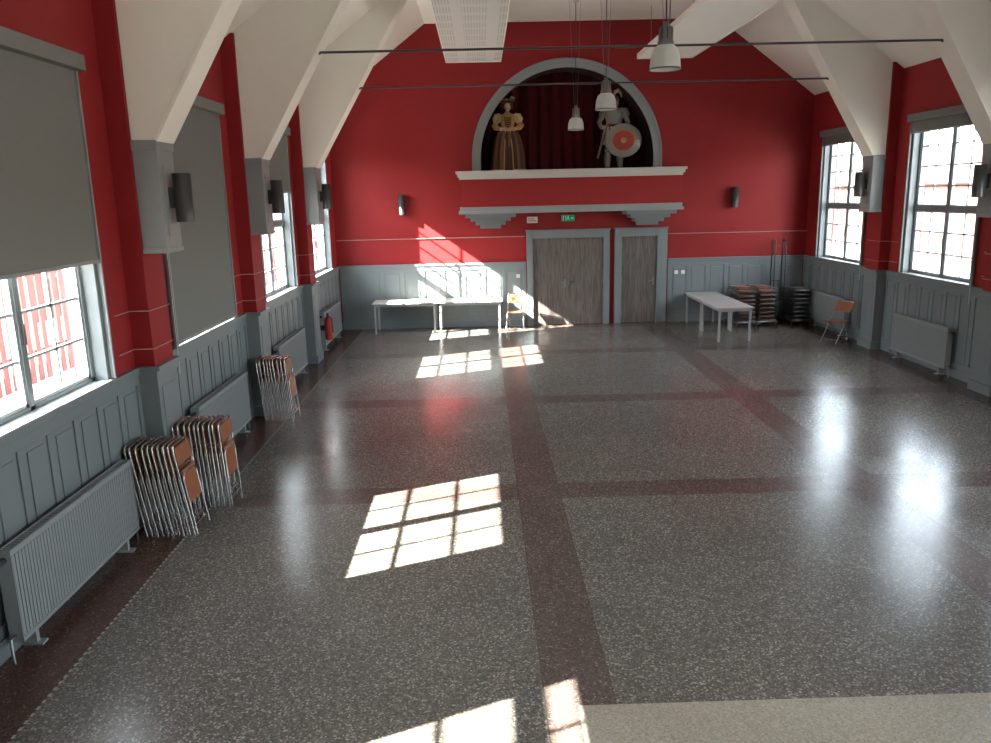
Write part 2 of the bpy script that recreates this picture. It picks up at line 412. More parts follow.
# ------------------------------------------------------------------ windows
wi = 1
def window(side, yc, blind):
    global wi
    w = MB(); X = lambda x: mir(x, side)
    def bx(d0, d1, y0, y1, z0, z1, m): w.box(X(XL+d0), X(XL+d1), yc+y0, yc+y1, z0, z1, m)
    h = HW
    bx(-0.25, 0.03, -h, -h+0.06, ZS, ZT, GREY); bx(-0.25, 0.03, h-0.06, h, ZS, ZT, GREY)
    bx(-0.25, 0.03, -h, h, ZT-0.07, ZT, GREY)
    bx(-0.25, -0.001, -h, h, ZS, ZS+0.03, GREY)
    bx(-0.25, 0.068, -h-0.03, h+0.03, 1.601, 1.615, GREYL)
    a, z0, z1 = h-0.06, ZS+0.04, ZT-0.07
    bx(-0.17, -0.09, -a, -a+0.05, z0, z1, GREY); bx(-0.17, -0.09, a-0.05, a, z0, z1, GREY)
    bx(-0.17, -0.09, -a, a, z0, z0+0.05, GREY); bx(-0.17, -0.09, -a, a, z1-0.06, z1, GREY)
    bx(-0.17, -0.09, -0.035, 0.035, z0, z1, GREY)
    bx(-0.17, -0.08, -a, a, 2.78, 2.86, GREY)
    for (zz0, zz1, rows) in ((z0+0.05, 2.78, 3), (2.86, z1-0.06, 4)):
        for s in (-1, 1):
            ya, yb = (0.035, a-0.05) if s > 0 else (-a+0.05, -0.035)
            bx(-0.155, -0.105, ya, ya+0.03, zz0, zz1, MUNT); bx(-0.155, -0.105, yb-0.03, yb, zz0, zz1, MUNT)
            bx(-0.155, -0.105, ya, yb, zz0, zz0+0.03, MUNT); bx(-0.155, -0.105, ya, yb, zz1-0.03, zz1, MUNT)
            ym = (ya+yb)/2; bx(-0.145, -0.115, ym-0.013, ym+0.013, zz0, zz1, MUNT)
            for r in range(1, rows):
                zz = zz0+(zz1-zz0)*r/rows; bx(-0.145, -0.115, ya, yb, zz-0.012, zz+0.012, MUNT)
    bx(-0.10, -0.075, 0.0, 0.03, 2.15, 2.32, STEEL)
    bx(-0.131, -0.129, -a+0.03, a-0.03, z0+0.03, z1-0.03, GLASS)
    w.obj('window_%d' % wi, bevel=0.0)
    wi += 1
    r = MB()
    def rx(d0, d1, y0, y1, z0, z1, m): r.box(X(XL+d0), X(XL+d1), yc+y0, yc+y1, z0, z1, m)
    rx(0.035, 0.15, -h-0.02, h+0.02, ZT-0.04, ZT+0.09, BLIND)
    if blind is not None:
        rx(0.05, 0.056, -h+0.01, h-0.01, blind, ZT-0.04, BLIND)
        rx(0.04, 0.066, -h+0.01, h-0.01, blind-0.03, blind, GREYL)
        rx(0.032, 0.075, h-0.005, h+0.02, ZS+0.06, ZT-0.04, GREYL); rx(0.032, 0.075, -h-0.02, -h+0.005, ZS+0.06, ZT-0.04, GREYL)
    r.tube([(X(XL+0.07), yc-h-0.04, ZT), (X(XL+0.07), yc-h-0.04, 1.3)], 0.004, SWHITE, 5)
    r.obj('roller_blind')
for i, yc in enumerate(CENT):
    window(-1, yc, {0: 2.7, 1: 2.95, 2: 2.74, 3: 1.66, 4: 3.38, 5: None}[i])
    window(1, yc, 4.2 if i != 0 else None)

# portals
for side in (-1, 1):
    for yc in CENT:
        ld = bpy.data.lights.new('window_portal', 'AREA'); ld.shape = 'RECTANGLE'; ld.size = ZT-ZS; ld.size_y = 2*HW
        ld.cycles.is_portal = True
        lo = bpy.data.objects.new('window_portal', ld); scene.collection.objects.link(lo)
        lo.location = (mir(XL-0.28, side), yc, (ZS+ZT)/2)
        lo.rotation_euler = (0, -pi/2 if side < 0 else pi/2, 0)

# ------------------------------------------------------------------ radiators
def radiator(side, y0, y1):
    r = MB(); X = lambda d: mir(XL+d, side)
    def bx(d0, d1, a, c_, z0, z1, m=RAD): r.box(X(d0), X(d1), a, c_, z0, z1, m)
    z0, z1 = 0.14, 0.84
    bx(0.09, 0.105, y0, y1, z0, z1); bx(0.16, 0.175, y0, y1, z0, z1)
    n = int((y1-y0)/0.042)
    for i in range(n):
        a = y0+0.012+(y1-y0-0.02)*i/n
        bx(0.175, 0.181, a, a+0.024, z0+0.04, z1-0.04)
    bx(0.175, 0.186, y0, y1, z0, z0+0.03); bx(0.175, 0.186, y0, y1, z1-0.03, z1)
    bx(0.085, 0.186, y0-0.008, y0, z0, z1+0.012); bx(0.085, 0.186, y1, y1+0.008, z0, z1+0.012)
    m = int((y1-y0)/0.03)
    for i in range(m):
        a = y0+(y1-y0)*i/m; bx(0.10, 0.165, a, a+0.012, z1-0.004, z1+0.008)
    bx(0.09, 0.10, y0, y1, z1, z1+0.012); bx(0.165, 0.186, y0, y1, z1, z1+0.012)
    for a in (y0+0.2, y1-0.2):
        bx(0.045, 0.09, a, a+0.04, z0+0.05, z1-0.05, BLACK)
        bx(0.07, 0.15, a, a+0.04, 0, z0+0.02); bx(0.05, 0.2, a-0.02, a+0.06, 0, 0.015)
    for e, s in ((y0, -1), (y1, 1)):
        r.tube([(X(0.13), e, z0+0.05), (X(0.13), e+s*0.07, z0+0.05), (X(0.13), e+s*0.07, 0.0)], 0.012, STEEL, 8)
    r.tube([(X(0.13), y0, z1-0.06), (X(0.13), y0-0.1, z1-0.06)], 0.025, BLACK, 10)
    r.obj('radiator')
for c_ in CENT[1:]:
    radiator(-1, c_-1.02, c_+0.98)
    radiator(1, c_-0.85, c_+1.0)

# ------------------------------------------------------------------ chairs
def rounded_u(w, h, z0=0.0, r=0.06, x=0.0, n=5):
    pts = [(x, -w, z0), (x, -w, h-r)]
    for i in range(1, n+1):
        t = pi/2*i/n; pts.append((x, -w+r-r*math.cos(t), h-r+r*math.sin(t)))
    for i in range(n+1):
        t = pi/2*i/n; pts.append((x, w-r+r*math.sin(t), h-r+r*math.cos(t)))
    pts.append((x, w, z0)); return pts
def folded_chair(M_, mtx, wood=CHAIRW, metal=CHROME):
    M_.T = mtx
    M_.tube(rounded_u(0.20, 0.93, x=0.0), 0.011, metal, 7)
    M_.tube(rounded_u(0.175, 0.62, x=0.02), 0.010, metal, 7)
    M_.tube([(0.0, -0.2, 0.14), (0.0, 0.2, 0.14)], 0.008, metal, 6)
    M_.tube([(0.02, -0.175, 0.09), (0.02, 0.175, 0.09)], 0.008, metal, 6)
    M_.box(0.003, 0.014, -0.19, 0.19, 0.72, 0.90, wood)
    M_.box(0.012, 0.024, -0.165, 0.165, 0.32, 0.66, wood)
    M_.T = Matrix.Identity(4)
def stack(x0, yc, n, step=0.052, tilt=8, side=-1, jit=0.012):
    s = MB()
    for i in range(n):
        t = math.radians(tilt + random.uniform(-0.7, 0.7))
        T = Matrix.Translation((x0+i*step, yc+random.uniform(-jit, jit), 0.0)) @ Matrix.Rotation(-t, 4, 'Y')
        if side > 0: T = Matrix.Translation((2*XC, 0, 0)) @ Matrix.Scale(-1, 4, (1, 0, 0)) @ T
        folded_chair(s, T)
    return s.obj('folded_chair_stack')
stack(-3.39, 7.68, 10)
stack(-3.27, 8.42, 10, step=0.052, tilt=3)
stack(-3.30, 11.85, 9, step=0.05, tilt=5)

def open_chair(name, loc, rz):
    s = MB()
    for y in (-0.2, 0.2):
        s.tube([(0.28, y, 0), (0.02, y, 0.46), (-0.2, y, 0.86)], 0.011, CHROME, 7)
        s.tube([(-0.25, y*0.88, 0), (0.0, y*0.88, 0.34), (0.14, y*0.88, 0.44)], 0.010, CHROME, 7)
    s.tube([(-0.2, -0.2, 0.86), (-0.2, 0.2, 0.86)], 0.011, CHROME, 7)
    s.tube([(0.24, -0.2, 0.08), (0.24, 0.2, 0.08)], 0.008, CHROME, 6); s.tube([(-0.2, -0.18, 0.06), (-0.2, 0.18, 0.06)], 0.008, CHROME, 6)
    s.box(-0.16, 0.22, -0.185, 0.185, 0.445, 0.46, CHAIRW)
    T = Matrix.Translation((-0.15, 0, 0.74)) @ Matrix.Rotation(math.radians(-27), 4, 'Y')
    s.T = T; s.box(0.0, 0.012, -0.19, 0.19, -0.11, 0.11, CHAIRW); s.T = Matrix.Identity(4)
    s.obj(name, loc=loc, rot=(0, 0, rz))
open_chair('folding_chair', (0.80, 19.35, 0), math.radians(-100))
open_chair('folding_chair', (7.58, 16.75, 0), math.radians(205))

# flat chair stacks on trolleys
def trolley(x, y, n, wood, poles, px=0.0):
    s = MB()
    s.tube([(x-0.24, y-0.5, 0.13), (x+0.24, y-0.5, 0.13), (x+0.24, y+0.45, 0.13), (x-0.24, y+0.45, 0.13), (x-0.24, y-0.5, 0.13)], 0.016, STEEL, 8)
    for a in (-0.22, 0.22):
        for c_ in (-0.46, 0.42):
            s.tube([(x+a-0.015, y+c_, 0.05), (x+a+0.015, y+c_, 0.05)], 0.05, BLACK, 12)
            s.box(x+a-0.02, x+a+0.02, y+c_-0.02, y+c_+0.02, 0.05, 0.13, STEEL)
    for i in range(n):
        T = Matrix.Translation((x+random.uniform(-.02, .02), y-0.47 if i % 2 else y+0.46, 0.16+i*0.05)) @ Matrix.Rotation(0 if i % 2 else pi, 4, 'Z') @ Matrix(((0, 1, 0, 0), (0, 0, 1, 0), (1, 0, 0, 0), (0, 0, 0, 1)))
        folded_chair(s, T, wood, STEEL)
    if poles:
        for a in (px-0.13, px+0.13):
            for b_ in (0.22, 0.46):
                s.tube([(x+a, y+b_, 0.13), (x+a, y+b_, poles-0.04), (x+a, y+b_+(0.03 if b_ < 0.3 else -0.03), poles)], 0.016, BLACK, 8)
        for a in (px-0.13, px+0.13):
            s.tube([(x+a, y+0.24, poles), (x+a, y+0.44, poles)], 0.016, BLACK, 8)
        for z_ in (0.13, 1.0, 1.85):
            s.tube([(x+px-0.13, y+0.46, z_), (x+px+0.13, y+0.46, z_)], 0.012, BLACK, 8)
        s.tube([(x-0.24, y+0.45, 0.13), (x+px-0.13, y+0.45, 0.13)], 0.012, BLACK, 8)
    s.obj('chair_trolley')
trolley(6.28, 19.25, 16, CHAIRW, 0.0); trolley(6.80, 19.3, 16, CHAIRW, 0.0)
trolley(7.62, 19.3, 15, BLACK, 2.0, px=-0.33)

# ------------------------------------------------------------------ tables
def table(name, x0, x1, y0, y1):
    s = MB(); z = 0.75
    s.box(x0, x1, y0, y1, z-0.028, z, TABTOP)
    s.box(x0+0.05, x1-0.05, y0+0.05, y0+0.075, z-0.09, z-0.028, TABLEG); s.box(x0+0.05, x1-0.05, y1-0.075, y1-0.05, z-0.09, z-0.028, TABLEG)
    s.box(x0+0.05, x0+0.075, y0+0.05, y1-0.05, z-0.09, z-0.028, TABLEG); s.box(x1-0.075, x1-0.05, y0+0.05, y1-0.05, z-0.09, z-0.028, TABLEG)
    for a in (x0+0.045, x1-0.09):
        for c_ in (y0+0.045, y1-0.09):
            s.box(a, a+0.045, c_, c_+0.045, 0.0, z-0.028, TABLEG)
    s.obj(name, bevel=0.004)
table('trestle_table', -2.66, -1.10, 19.1, 19.9); table('trestle_table', -1.09, 0.47, 19.1, 19.9)
table('trestle_table', 5.05, 5.85, 17.0, 18.45); table('trestle_table', 5.05, 5.85, 18.47, 19.9)

# ------------------------------------------------------------------ doors
def door(name, x0, x1, lx0, lx1, double):
    s = MB(); zt = 2.33
    s.box(x0, lx0, YB-0.10, YB, 0, zt, GREY); s.box(lx1, x1, YB-0.10, YB, 0, zt, GREY); s.box(lx0, lx1, YB-0.10, YB, 2.16, zt, GREY)
    s.box(x0-0.02, x1+0.02, YB-0.12, YB, zt, zt+0.04, GREY)
    s.box(lx0-0.03, lx0, YB-0.115, YB-0.1, 0, 2.19, GREY); s.box(lx1, lx1+0.03, YB-0.115, YB-0.1, 0, 2.19, GREY)
    leaves = [(lx0, (lx0+lx1)/2-0.004), ((lx0+lx1)/2+0.004, lx1)] if double else [(lx0, lx1)]
    for i, (a, c_) in enumerate(leaves):
        s.box(a+0.004, c_-0.004, YB-0.06, YB-0.02, 0.008, 2.155, DOORW)
        hx = (c_-0.08) if i == 0 else (a+0.08)
        s.box(hx-0.02, hx+0.02, YB-0.068, YB-0.06, 0.95, 1.15, STEEL)
        s.tube([(hx, YB-0.065, 1.07), (hx, YB-0.11, 1.07), (hx-0.11 if i == 0 else hx+0.11, YB-0.11, 1.07)], 0.009, STEEL, 8)
        for z in (0.25, 1.1, 1.95):
            xx = a+0.01 if i == 0 else c_-0.01
            s.tube([(xx, YB-0.065, z-0.05), (xx, YB-0.065, z+0.05)], 0.009, STEEL, 8)
    if double: s.box((lx0+lx1)/2-0.02, (lx0+lx1)/2+0.02, YB-0.07, YB-0.06, 0.01, 2.15, DOORW)
    s.obj(name, bevel=0.004)
door('door_1', 1.12, 3.17, 1.27, 3.02, True); door('door_2', 3.30, 4.60, 3.47, 4.35, False)

# ------------------------------------------------------------------ balcony
bl = MB(); bx0, bx1, by = -0.48, 4.80, 19.32
bl.box(bx0+0.03, bx1-0.03, by+0.03, YB, 2.80, 3.76, RED)
bl.box(bx0, bx1, by, YB, 3.60, 3.66, TRIMW); bl.box(bx0-0.04, bx1+0.04, by-0.04, YB, 3.66, 3.73, TRIMW); bl.box(bx0-0.08, bx1+0.08, by-0.08, YB, 3.73, 3.79, TRIMW)
bl.box(bx0, bx1, by, YB, 2.84, 2.96, GREYL); bl.box(bx0-0.03, bx1+0.03, by-0.03, YB, 2.80, 2.86, GREYL)
for cx in (bx0+0.72, bx1-0.72):
    for i, hw in enumerate((0.60, 0.48, 0.36, 0.25)):
        bl.box(cx-hw, cx+hw, by+0.03+0.14*i, YB, 2.80-0.09*(i+1), 2.80-0.09*i, GREY)
bl.obj('balcony_parapet', bevel=0.005)

# ------------------------------------------------------------------ wall lights
def sconce(x, y, z, nx, ny):
    s = MB(); r = 0.09; h = 0.24
    cx, cy = x+nx*0.13, y+ny*0.13
    s.lathe([(r, -h), (r, h), (r-0.006, h), (r-0.006, -h), (r, -h)], (cx, cy, z), SCM, 24)
    s.lathe([(0.001, -0.04), (r-0.006, -0.04), (r-0.006, 0.04), (0.001, 0.04)], (cx, cy, z), SCM, 24)
    s.lathe([(0.001, 0.04), (0.04, 0.05), (0.05, 0.12), (0.001, 0.17)], (cx, cy, z), SHADE, 14)
    s.lathe([(0.001, -0.17), (0.05, -0.12), (0.04, -0.05), (0.001, -0.04)], (cx, cy, z), SHADE, 14)
    if nx: s.box(x, x+nx*0.05, y-0.05, y+0.05, z-0.1, z+0.1, BLACK)
    else: s.box(x-0.05, x+0.05, y, y+ny*0.05, z-0.1, z+0.1, BLACK)
    s.obj('wall_sconce')
for p in PIERS[1:-1]:
    sconce(BI, p, 3.28, 1, 0); sconce(2*XC-BI, p, 3.28, -1, 0)
sconce(-1.9, YB, 3.05, 0, -1); sconce(6.22, YB, 3.05, 0, -1)

# ------------------------------------------------------------------ pendants
for y in (5.2, 9.4, 13.7, 17.9):
    s = MB(); x = 2.1; z = 4.56
    s.lathe([(0.001, 0.50), (0.03, 0.50), (0.035, 0.46), (0.075, 0.44), (0.08, 0.30), (0.09, 0.29), (0.09, 0.24), (0.07, 0.23), (0.001, 0.23)], (x, y, z), STEEL, 24)
    s.lathe([(0.08, 0.26), (0.13, 0.22), (0.158, 0.14), (0.168, 0.03), (0.17, 0.0), (0.162, 0.0), (0.158, 0.04), (0.145, 0.13), (0.11, 0.21), (0.07, 0.25)], (x, y, z), SHADE, 72, fold=36, amp=0.012)
    s.lathe([(0.172, -0.004), (0.174, 0.012), (0.166, 0.012), (0.166, -0.004), (0.172, -0.004)], (x, y, z), STEEL, 40)
    for a in range(8):
        t = a*pi/4; s.box(x+0.077*math.cos(t)-0.004, x+0.077*math.cos(t)+0.004, y+0.077*math.sin(t)-0.004, y+0.077*math.sin(t)+0.004, z+0.31, z+0.43, BLACK)
    s.tube([(x, y, z+0.49), (x, y, ZC)], 0.007, BLACK, 6)
    s.tube([(x+0.03, y, z+0.47), (x+0.10, y, ZC)], 0.003, STEEL, 5)
    s.tube([(x-0.03, y, z+0.47), (x-0.14, y, ZC)], 0.003, STEEL, 5)
    s.lathe([(0.06, 0), (0.06, -0.05), (0.001, -0.06)], (x, y, ZC), SWHITE, 16)
    s.obj('pendant_lamp')

# ------------------------------------------------------------------ signs, extinguisher, boxes
s = MB(); ex, ez = 2.15, 2.64; yy = YB-0.06
s.box(ex-0.16, ex+0.16, yy, YB, ez-0.075, ez+0.075, GREEN)
def P(pts, o=0.003): s.add([(ex+p[0], yy-o, ez+p[1]) for p in pts], [tuple(range(len(pts)))], SWHITE)
P([(-0.13, -0.055), (-0.05, -0.055), (-0.05, 0.055), (-0.13, 0.055)])
s.add([(ex+p[0], yy-0.005, ez+p[1]) for p in [(-0.115, -0.055), (-0.065, -0.055), (-0.065, 0.045), (-0.115, 0.045)]], [(0, 1, 2, 3)], GREEN)
P([(0.005-0.03, 0.01), (0.02-0.03, 0.035), (0.045-0.03, 0.03), (0.03-0.03, 0.0)]); P([(0.02-0.03, 0.0), (-0.035, -0.03), (-0.03, -0.04), (0.01, -0.01)]); P([(0.0, 0.0), (0.02, -0.02), (0.012, -0.05), (0.022, -0.05), (0.032, -0.018), (0.012, 0.005)])
P([(0.0+0.012*math.cos(t*pi/4), 0.048+0.012*math.sin(t*pi/4)) for t in range(8)])
P([(0.06, -0.008), (0.10, -0.008), (0.10, -0.03), (0.14, 0.0), (0.10, 0.03), (0.10, 0.008), (0.06, 0.008)])
s.obj('exit_sign', recalc=False)
s = MB(); s.box(1.14, 1.40, YB-0.02, YB, 2.54, 2.69, SWHITE); s.box(1.16, 1.38, YB-0.023, YB-0.02, 2.58, 2.60, SHRED); s.box(1.16, 1.32, YB-0.023, YB-0.02, 2.63, 2.65, SHRED); s.obj('wall_notice')
s = MB(); s.lathe([(0.001, 0), (0.075, 0), (0.08, 0.02), (0.08, 0.40), (0.06, 0.46), (0.025, 0.49), (0.025, 0.52), (0.001, 0.52)], (-3.24, 16.62, 0.35), EXTRED, 20)
s.box(-3.26, -3.22, 16.55, 16.66, 0.87, 0.91, BLACK); s.tube([(-3.24, 16.6, 0.87), (-3.15, 16.56, 0.8), (-3.14, 16.56, 0.5)], 0.012, BLACK, 8)
s.box(-3.54, -3.32, 16.58, 16.66, 0.55, 0.65, BLACK)
s.obj('fire_extinguisher')
s = MB(); s.box(XL+0.035, XL+0.05, 16.5, 16.75, 1.15, 1.45, SWHITE); s.box(XL+0.05, XL+0.052, 16.53, 16.72, 1.32, 1.41, SHRED); s.obj('safety_notice')
for (x, z) in ((4.85, 1.25), (5.02, 1.25), (0.9, 1.25)):
    s = MB(); s.box(x-0.045, x+0.045, YB-0.045, YB-0.03, z-0.045, z+0.045, SWHITE); s.box(x-0.025, x+0.025, YB-0.052, YB-0.045, z-0.025, z+0.025, SWHITE); s.obj('light_switch', bevel=0.003)

# ------------------------------------------------------------------ figures in the niche
def skin_obj(name, pts, edges, rad, mat, parent, sub=2):
    me = bpy.data.meshes.new(name); me.from_pydata(pts, edges, []); me.materials.append(mat)
    o = bpy.data.objects.new(name, me); scene.collection.objects.link(o); o.parent = parent
    o.modifiers.new('skin', 'SKIN')
    sv = me.skin_vertices[0].data
    for i, r in enumerate(rad): sv[i].radius = r if isinstance(r, tuple) else (r, r); sv[i].use_root = (i == 0)
    o.modifiers['skin'].use_smooth_shade = True
    m2 = o.modifiers.new('sub', 'SUBSURF'); m2.levels = sub; m2.render_levels = sub
    return o
def hand(M_, w, d, side, mat=SKIN):
    w = Vector(w); d = Vector(d).normalized(); u = Vector((0, 0, 1)); a = d.cross(u).normalized(); u = a.cross(d).normalized()
    M_.tube([w, w+d*0.03, w+d*0.09], [0.024, 0.034, 0.036], mat, 10, sx=0.5)
    for i in range(4):
        o = u*(0.026-0.017*i); l = (0.07, 0.08, 0.075, 0.058)[i]
        b0 = w+d*0.085+o; M_.tube([b0, b0+d*l*0.5+a*side*0.006, b0+d*l*0.85+a*side*0.025], [0.0095, 0.0085, 0.0065], mat, 7)
    M_.tube([w+d*0.03+u*0.025, w+d*0.06+u*0.055, w+d*0.09+u*0.06], [0.012, 0.010, 0.008], mat, 7)
def face(M_, z, skin=SKIN, r=0.092, female=True):
    M_.ell((0, 0, z), (r*0.84, r*0.98, r*1.28), skin, 20, 14)
    M_.tube([(0, -r*0.92, z+0.02), (0, -r*1.18, z-0.018), (0, -r*1.0, z-0.03)], [0.008, 0.014, 0.01], skin, 8)
    for s_ in (-1, 1):
        M_.ell((s_*0.031, -r*0.86, z+0.012), (0.014, 0.008, 0.008), SWHITE, 10, 6)
        M_.ell((s_*0.031, -r*0.93, z+0.012), (0.006, 0.004, 0.006), BLACK, 8, 6)
        M_.tube([(s_*0.014, -r*0.93, z+0.034), (s_*0.033, -r*0.92, z+0.040), (s_*0.05, -r*0.80, z+0.032)], 0.004, HAIR, 6)
        M_.ell((s_*r*0.85, 0.005, z), (0.010, 0.02, 0.030), skin, 8, 6)
    M_.ell((0, -r*0.90, z-0.055), (0.024, 0.008, 0.008), LIP, 10, 6)

# noblewoman
e = bpy.data.objects.new('renaissance_lady_statue', None); scene.collection.objects.link(e); e.location = (0.72, 20.35, NB); e.scale = (1.15, 1.05, 1.0)
skin_obj('body', [(0, 0, 0.95), (0, 0, 1.10), (0, 0, 1.30), (0, 0, 1.40), (0, -0.005, 1.47), (0.15, 0, 1.34), (0.27, 0.01, 1.10), (0.12, -0.17, 1.02), (-0.15, 0, 1.34), (-0.27, 0.01, 1.10), (-0.12, -0.17, 1.02), (0.08, 0, 0.85), (0.09, 0, 0.48), (0.09, 0.01, 0.06), (0.09, -0.12, 0.03), (-0.08, 0, 0.85), (-0.09, 0, 0.48), (-0.09, 0.01, 0.06), (-0.09, -0.12, 0.03)],
         [(0, 1), (1, 2), (2, 3), (3, 4), (2, 5), (5, 6), (6, 7), (2, 8), (8, 9), (9, 10), (0, 11), (11, 12), (12, 13), (13, 14), (0, 15), (15, 16), (16, 17), (17, 18)],
         [(.13, .10), (.10, .085), (.13, .09), .055, .05, .055, .04, .027, .055, .04, .027, .08, .055, .04, .03, .08, .055, .04, .03], SKIN, e)
g = MB()
g.lathe([(0.37, 0.02), (0.365, 0.25), (0.33, 0.6), (0.27, 0.85), (0.20, 0.97), (0.125, 1.03)], (0, 0, 0), BROWNC, 72, 1.0, 0.75, fold=12, amp=0.03, mat2=DKCLOTH)
g.lathe([(0.372, 0.02), (0.374, 0.08)], (0, 0, 0), GOLD, 72, 1.0, 0.75, fold=12, amp=0.03)
g.lathe([(0.125, 1.01), (0.128, 1.08), (0.16, 1.22), (0.17, 1.32), (0.12, 1.37), (0.075, 1.385)], (0, 0, 0), GOLD, 32, 1.0, 0.78)
g.prism([(-0.05, 1.02), (0.05, 1.02), (0.08, 1.30), (-0.08, 1.30)], -0.145, -0.09, DKCLOTH)
for k_ in range(5): g.tube([(-0.05-0.005*k_, -0.15, 1.06+0.05*k_), (0.05+0.005*k_, -0.15, 1.06+0.05*k_)], 0.006, GOLD, 6)
g.add([(-0.10, -0.30, 0.03), (0.10, -0.30, 0.03), (0.045, -0.115, 1.02), (-0.045, -0.115, 1.02), (-0.085, -0.285, 0.5), (0.085, -0.285, 0.5)], [(0, 1, 5, 4), (4, 5, 2, 3)], DKCLOTH)
for s_ in (-1, 1): g.tube([(s_*0.045, -0.118, 1.02), (s_*0.085, -0.288, 0.5), (s_*0.10, -0.303, 0.03)], 0.012, GOLD, 6)
for s_ in (-1, 1):
    g.tube([(s_*0.14, 0, 1.35), (s_*0.20, 0, 1.33), (s_*0.235, 0, 1.25), (s_*0.25, 0.01, 1.18)], [0.06, 0.095, 0.10, 0.055], CREAM, 16)
    g.tube([(s_*0.25, 0.01, 1.19), (s_*0.275, 0.0, 1.12), (s_*0.25, -0.04, 1.07), (s_*0.14, -0.15, 1.025)], [0.05, 0.075, 0.068, 0.034], GOLD, 14)
    g.tube([(s_*0.15, -0.14, 1.03), (s_*0.13, -0.16, 1.02)], [0.04, 0.048], CREAM, 12)
    for q in range(4): g.tube([(s_*(0.17+0.02*q), -0.09, 1.36-0.03*q), (s_*(0.19+0.02*q), -0.103, 1.24-0.02*q)], 0.006, GOLD, 5)
    hand(g, (s_*0.12, -0.17, 1.02), (-s_*0.9, -0.4, -0.15), s_)
face(g, 1.555, r=0.085)
g.lathe([(0.078, -0.01), (0.06, 0.015), (0.052, 0.02)], (0, 0, 1.385), CREAM, 24, fold=12, amp=0.08)
g.tube([(-0.085, 0.01, 1.50), (-0.092, 0.0, 1.56), (-0.07, -0.02, 1.64), (0, -0.045, 1.67), (0.07, -0.02, 1.64), (0.092, 0.0, 1.56), (0.085, 0.01, 1.50)], [0.022, 0.03, 0.03, 0.03, 0.03, 0.03, 0.022], HAIR, 10)
g.ell((0, 0.035, 1.58), (0.085, 0.08, 0.11), HAIR, 16, 10)
g.lathe([(0.09, 0), (0.15, 0.01), (0.155, 0.03), (0.11, 0.06), (0.10, 0.09), (0.001, 0.10)], (0, 0.01, 1.655), DKCLOTH, 28)
for k_ in range(11):
    t = 2*pi*k_/11; cx, cy = 0.125*math.cos(t), 0.01+0.125*math.sin(t); m_ = (GOLD, SHRED, CREAM)[k_ % 3]
    for j in range(5):
        tt = 2*pi*j/5; g.ell((cx+0.018*math.cos(tt), cy-0.01, 1.70+0.018*math.sin(tt)), (0.013, 0.011, 0.013), m_, 7, 5)
    g.ell((cx, cy-0.02, 1.70), (0.009, 0.01, 0.009), GOLD, 6, 5)
g.tube([(0.05, 0.03, 1.72), (0.10, 0.05, 1.78), (0.17, 0.06, 1.76)], [0.02, 0.035, 0.008], CREAM, 8, sx=0.4)
g.ell((0, -0.14, 1.38), (0.012, 0.01, 0.016), GOLD, 8, 6)
g.obj('costume', parent=e)

# knight
e = bpy.data.objects.new('knight_statue', None); scene.collection.objects.link(e); e.location = (3.34, 20.45, NB); e.scale = (1.12, 1.0, 1.0)
skin_obj('body', [(0, 0, 0.98), (0, 0, 1.12), (0, 0, 1.34), (0, 0, 1.46), (0, -0.005, 1.52), (0.20, 0, 1.41), (0.31, 0.0, 1.14), (0.22, -0.20, 1.02), (-0.20, 0, 1.41), (-0.33, 0.0, 1.16), (-0.30, -0.18, 1.0),
         (0.10, 0, 0.90), (0.13, -0.01, 0.50), (0.14, 0.01, 0.09), (0.17, -0.13, 0.04), (-0.10, 0, 0.90), (-0.13, -0.01, 0.50), (-0.14, 0.01, 0.09), (-0.17, -0.13, 0.04)],
         [(0, 1), (1, 2), (2, 3), (3, 4), (2, 5), (5, 6), (6, 7), (2, 8), (8, 9), (9, 10), (0, 11), (11, 12), (12, 13), (13, 14), (0, 15), (15, 16), (16, 17), (17, 18)],
         [(.15, .11), (.14, .10), (.18, .12), .07, .06, .075, .055, .036, .075, .055, .036, .095, .068, .05, .04, .095, .068, .05, .04], ARMOR, e)
g = MB()
g.lathe([(0.15, 1.05), (0.165, 1.12), (0.20, 1.28), (0.205, 1.38), (0.16, 1.46), (0.08, 1.50)], (0, 0, 0), ARMOR, 32, 1.0, 0.72)
g.lathe([(0.29, 0.62), (0.26, 0.78), (0.21, 0.95), (0.165, 1.07)], (0, 0, 0), CREAM, 72, 1.0, 0.75, fold=12, amp=0.04, mat2=SHRED)
g.lathe([(0.17, 1.03), (0.178, 1.05), (0.178, 1.09), (0.165, 1.10)], (0, 0, 0), HAIR, 32, 1.0, 0.75)
for s_ in (-1, 1):
    for q in range(3): g.ell((s_*(0.20+0.03*q), 0, 1.44-0.055*q), (0.105-0.012*q, 0.11-0.01*q, 0.055), ARMOR, 16, 8)
    g.ell((s_*0.135, -0.02, 0.50), (0.075, 0.085, 0.07), ARMOR, 14, 8)
    g.tube([(s_*0.13, 0.0, 0.44), (s_*0.135, 0.01, 0.28), (s_*0.14, 0.01, 0.1)], [0.068, 0.078, 0.055], ARMOR, 14)
    g.ell((s_*0.165, -0.07, 0.035), (0.055, 0.13, 0.04), HAIR, 12, 6)
hand(g, (-0.30, -0.18, 1.0), (0.3, -0.5, 0.1), 1); hand(g, (0.22, -0.20, 1.02), (-0.8, -0.3, 0.0), -1)
face(g, 1.60, r=0.088, female=False)
g.tube([(-0.06, -0.07, 1.56), (0, -0.095, 1.572), (0.06, -0.07, 1.56)], [0.005, 0.012, 0.005], HAIR, 8)
g.ell((0, -0.062, 1.505), (0.045, 0.035, 0.045), HAIR, 12, 8)
g.lathe([(0.118, 0.0), (0.122, 0.02), (0.108, 0.05), (0.095, 0.09), (0.06, 0.13), (0.001, 0.15)], (0, 0.01, 1.645), ARMOR, 24, 0.9, 1.08)
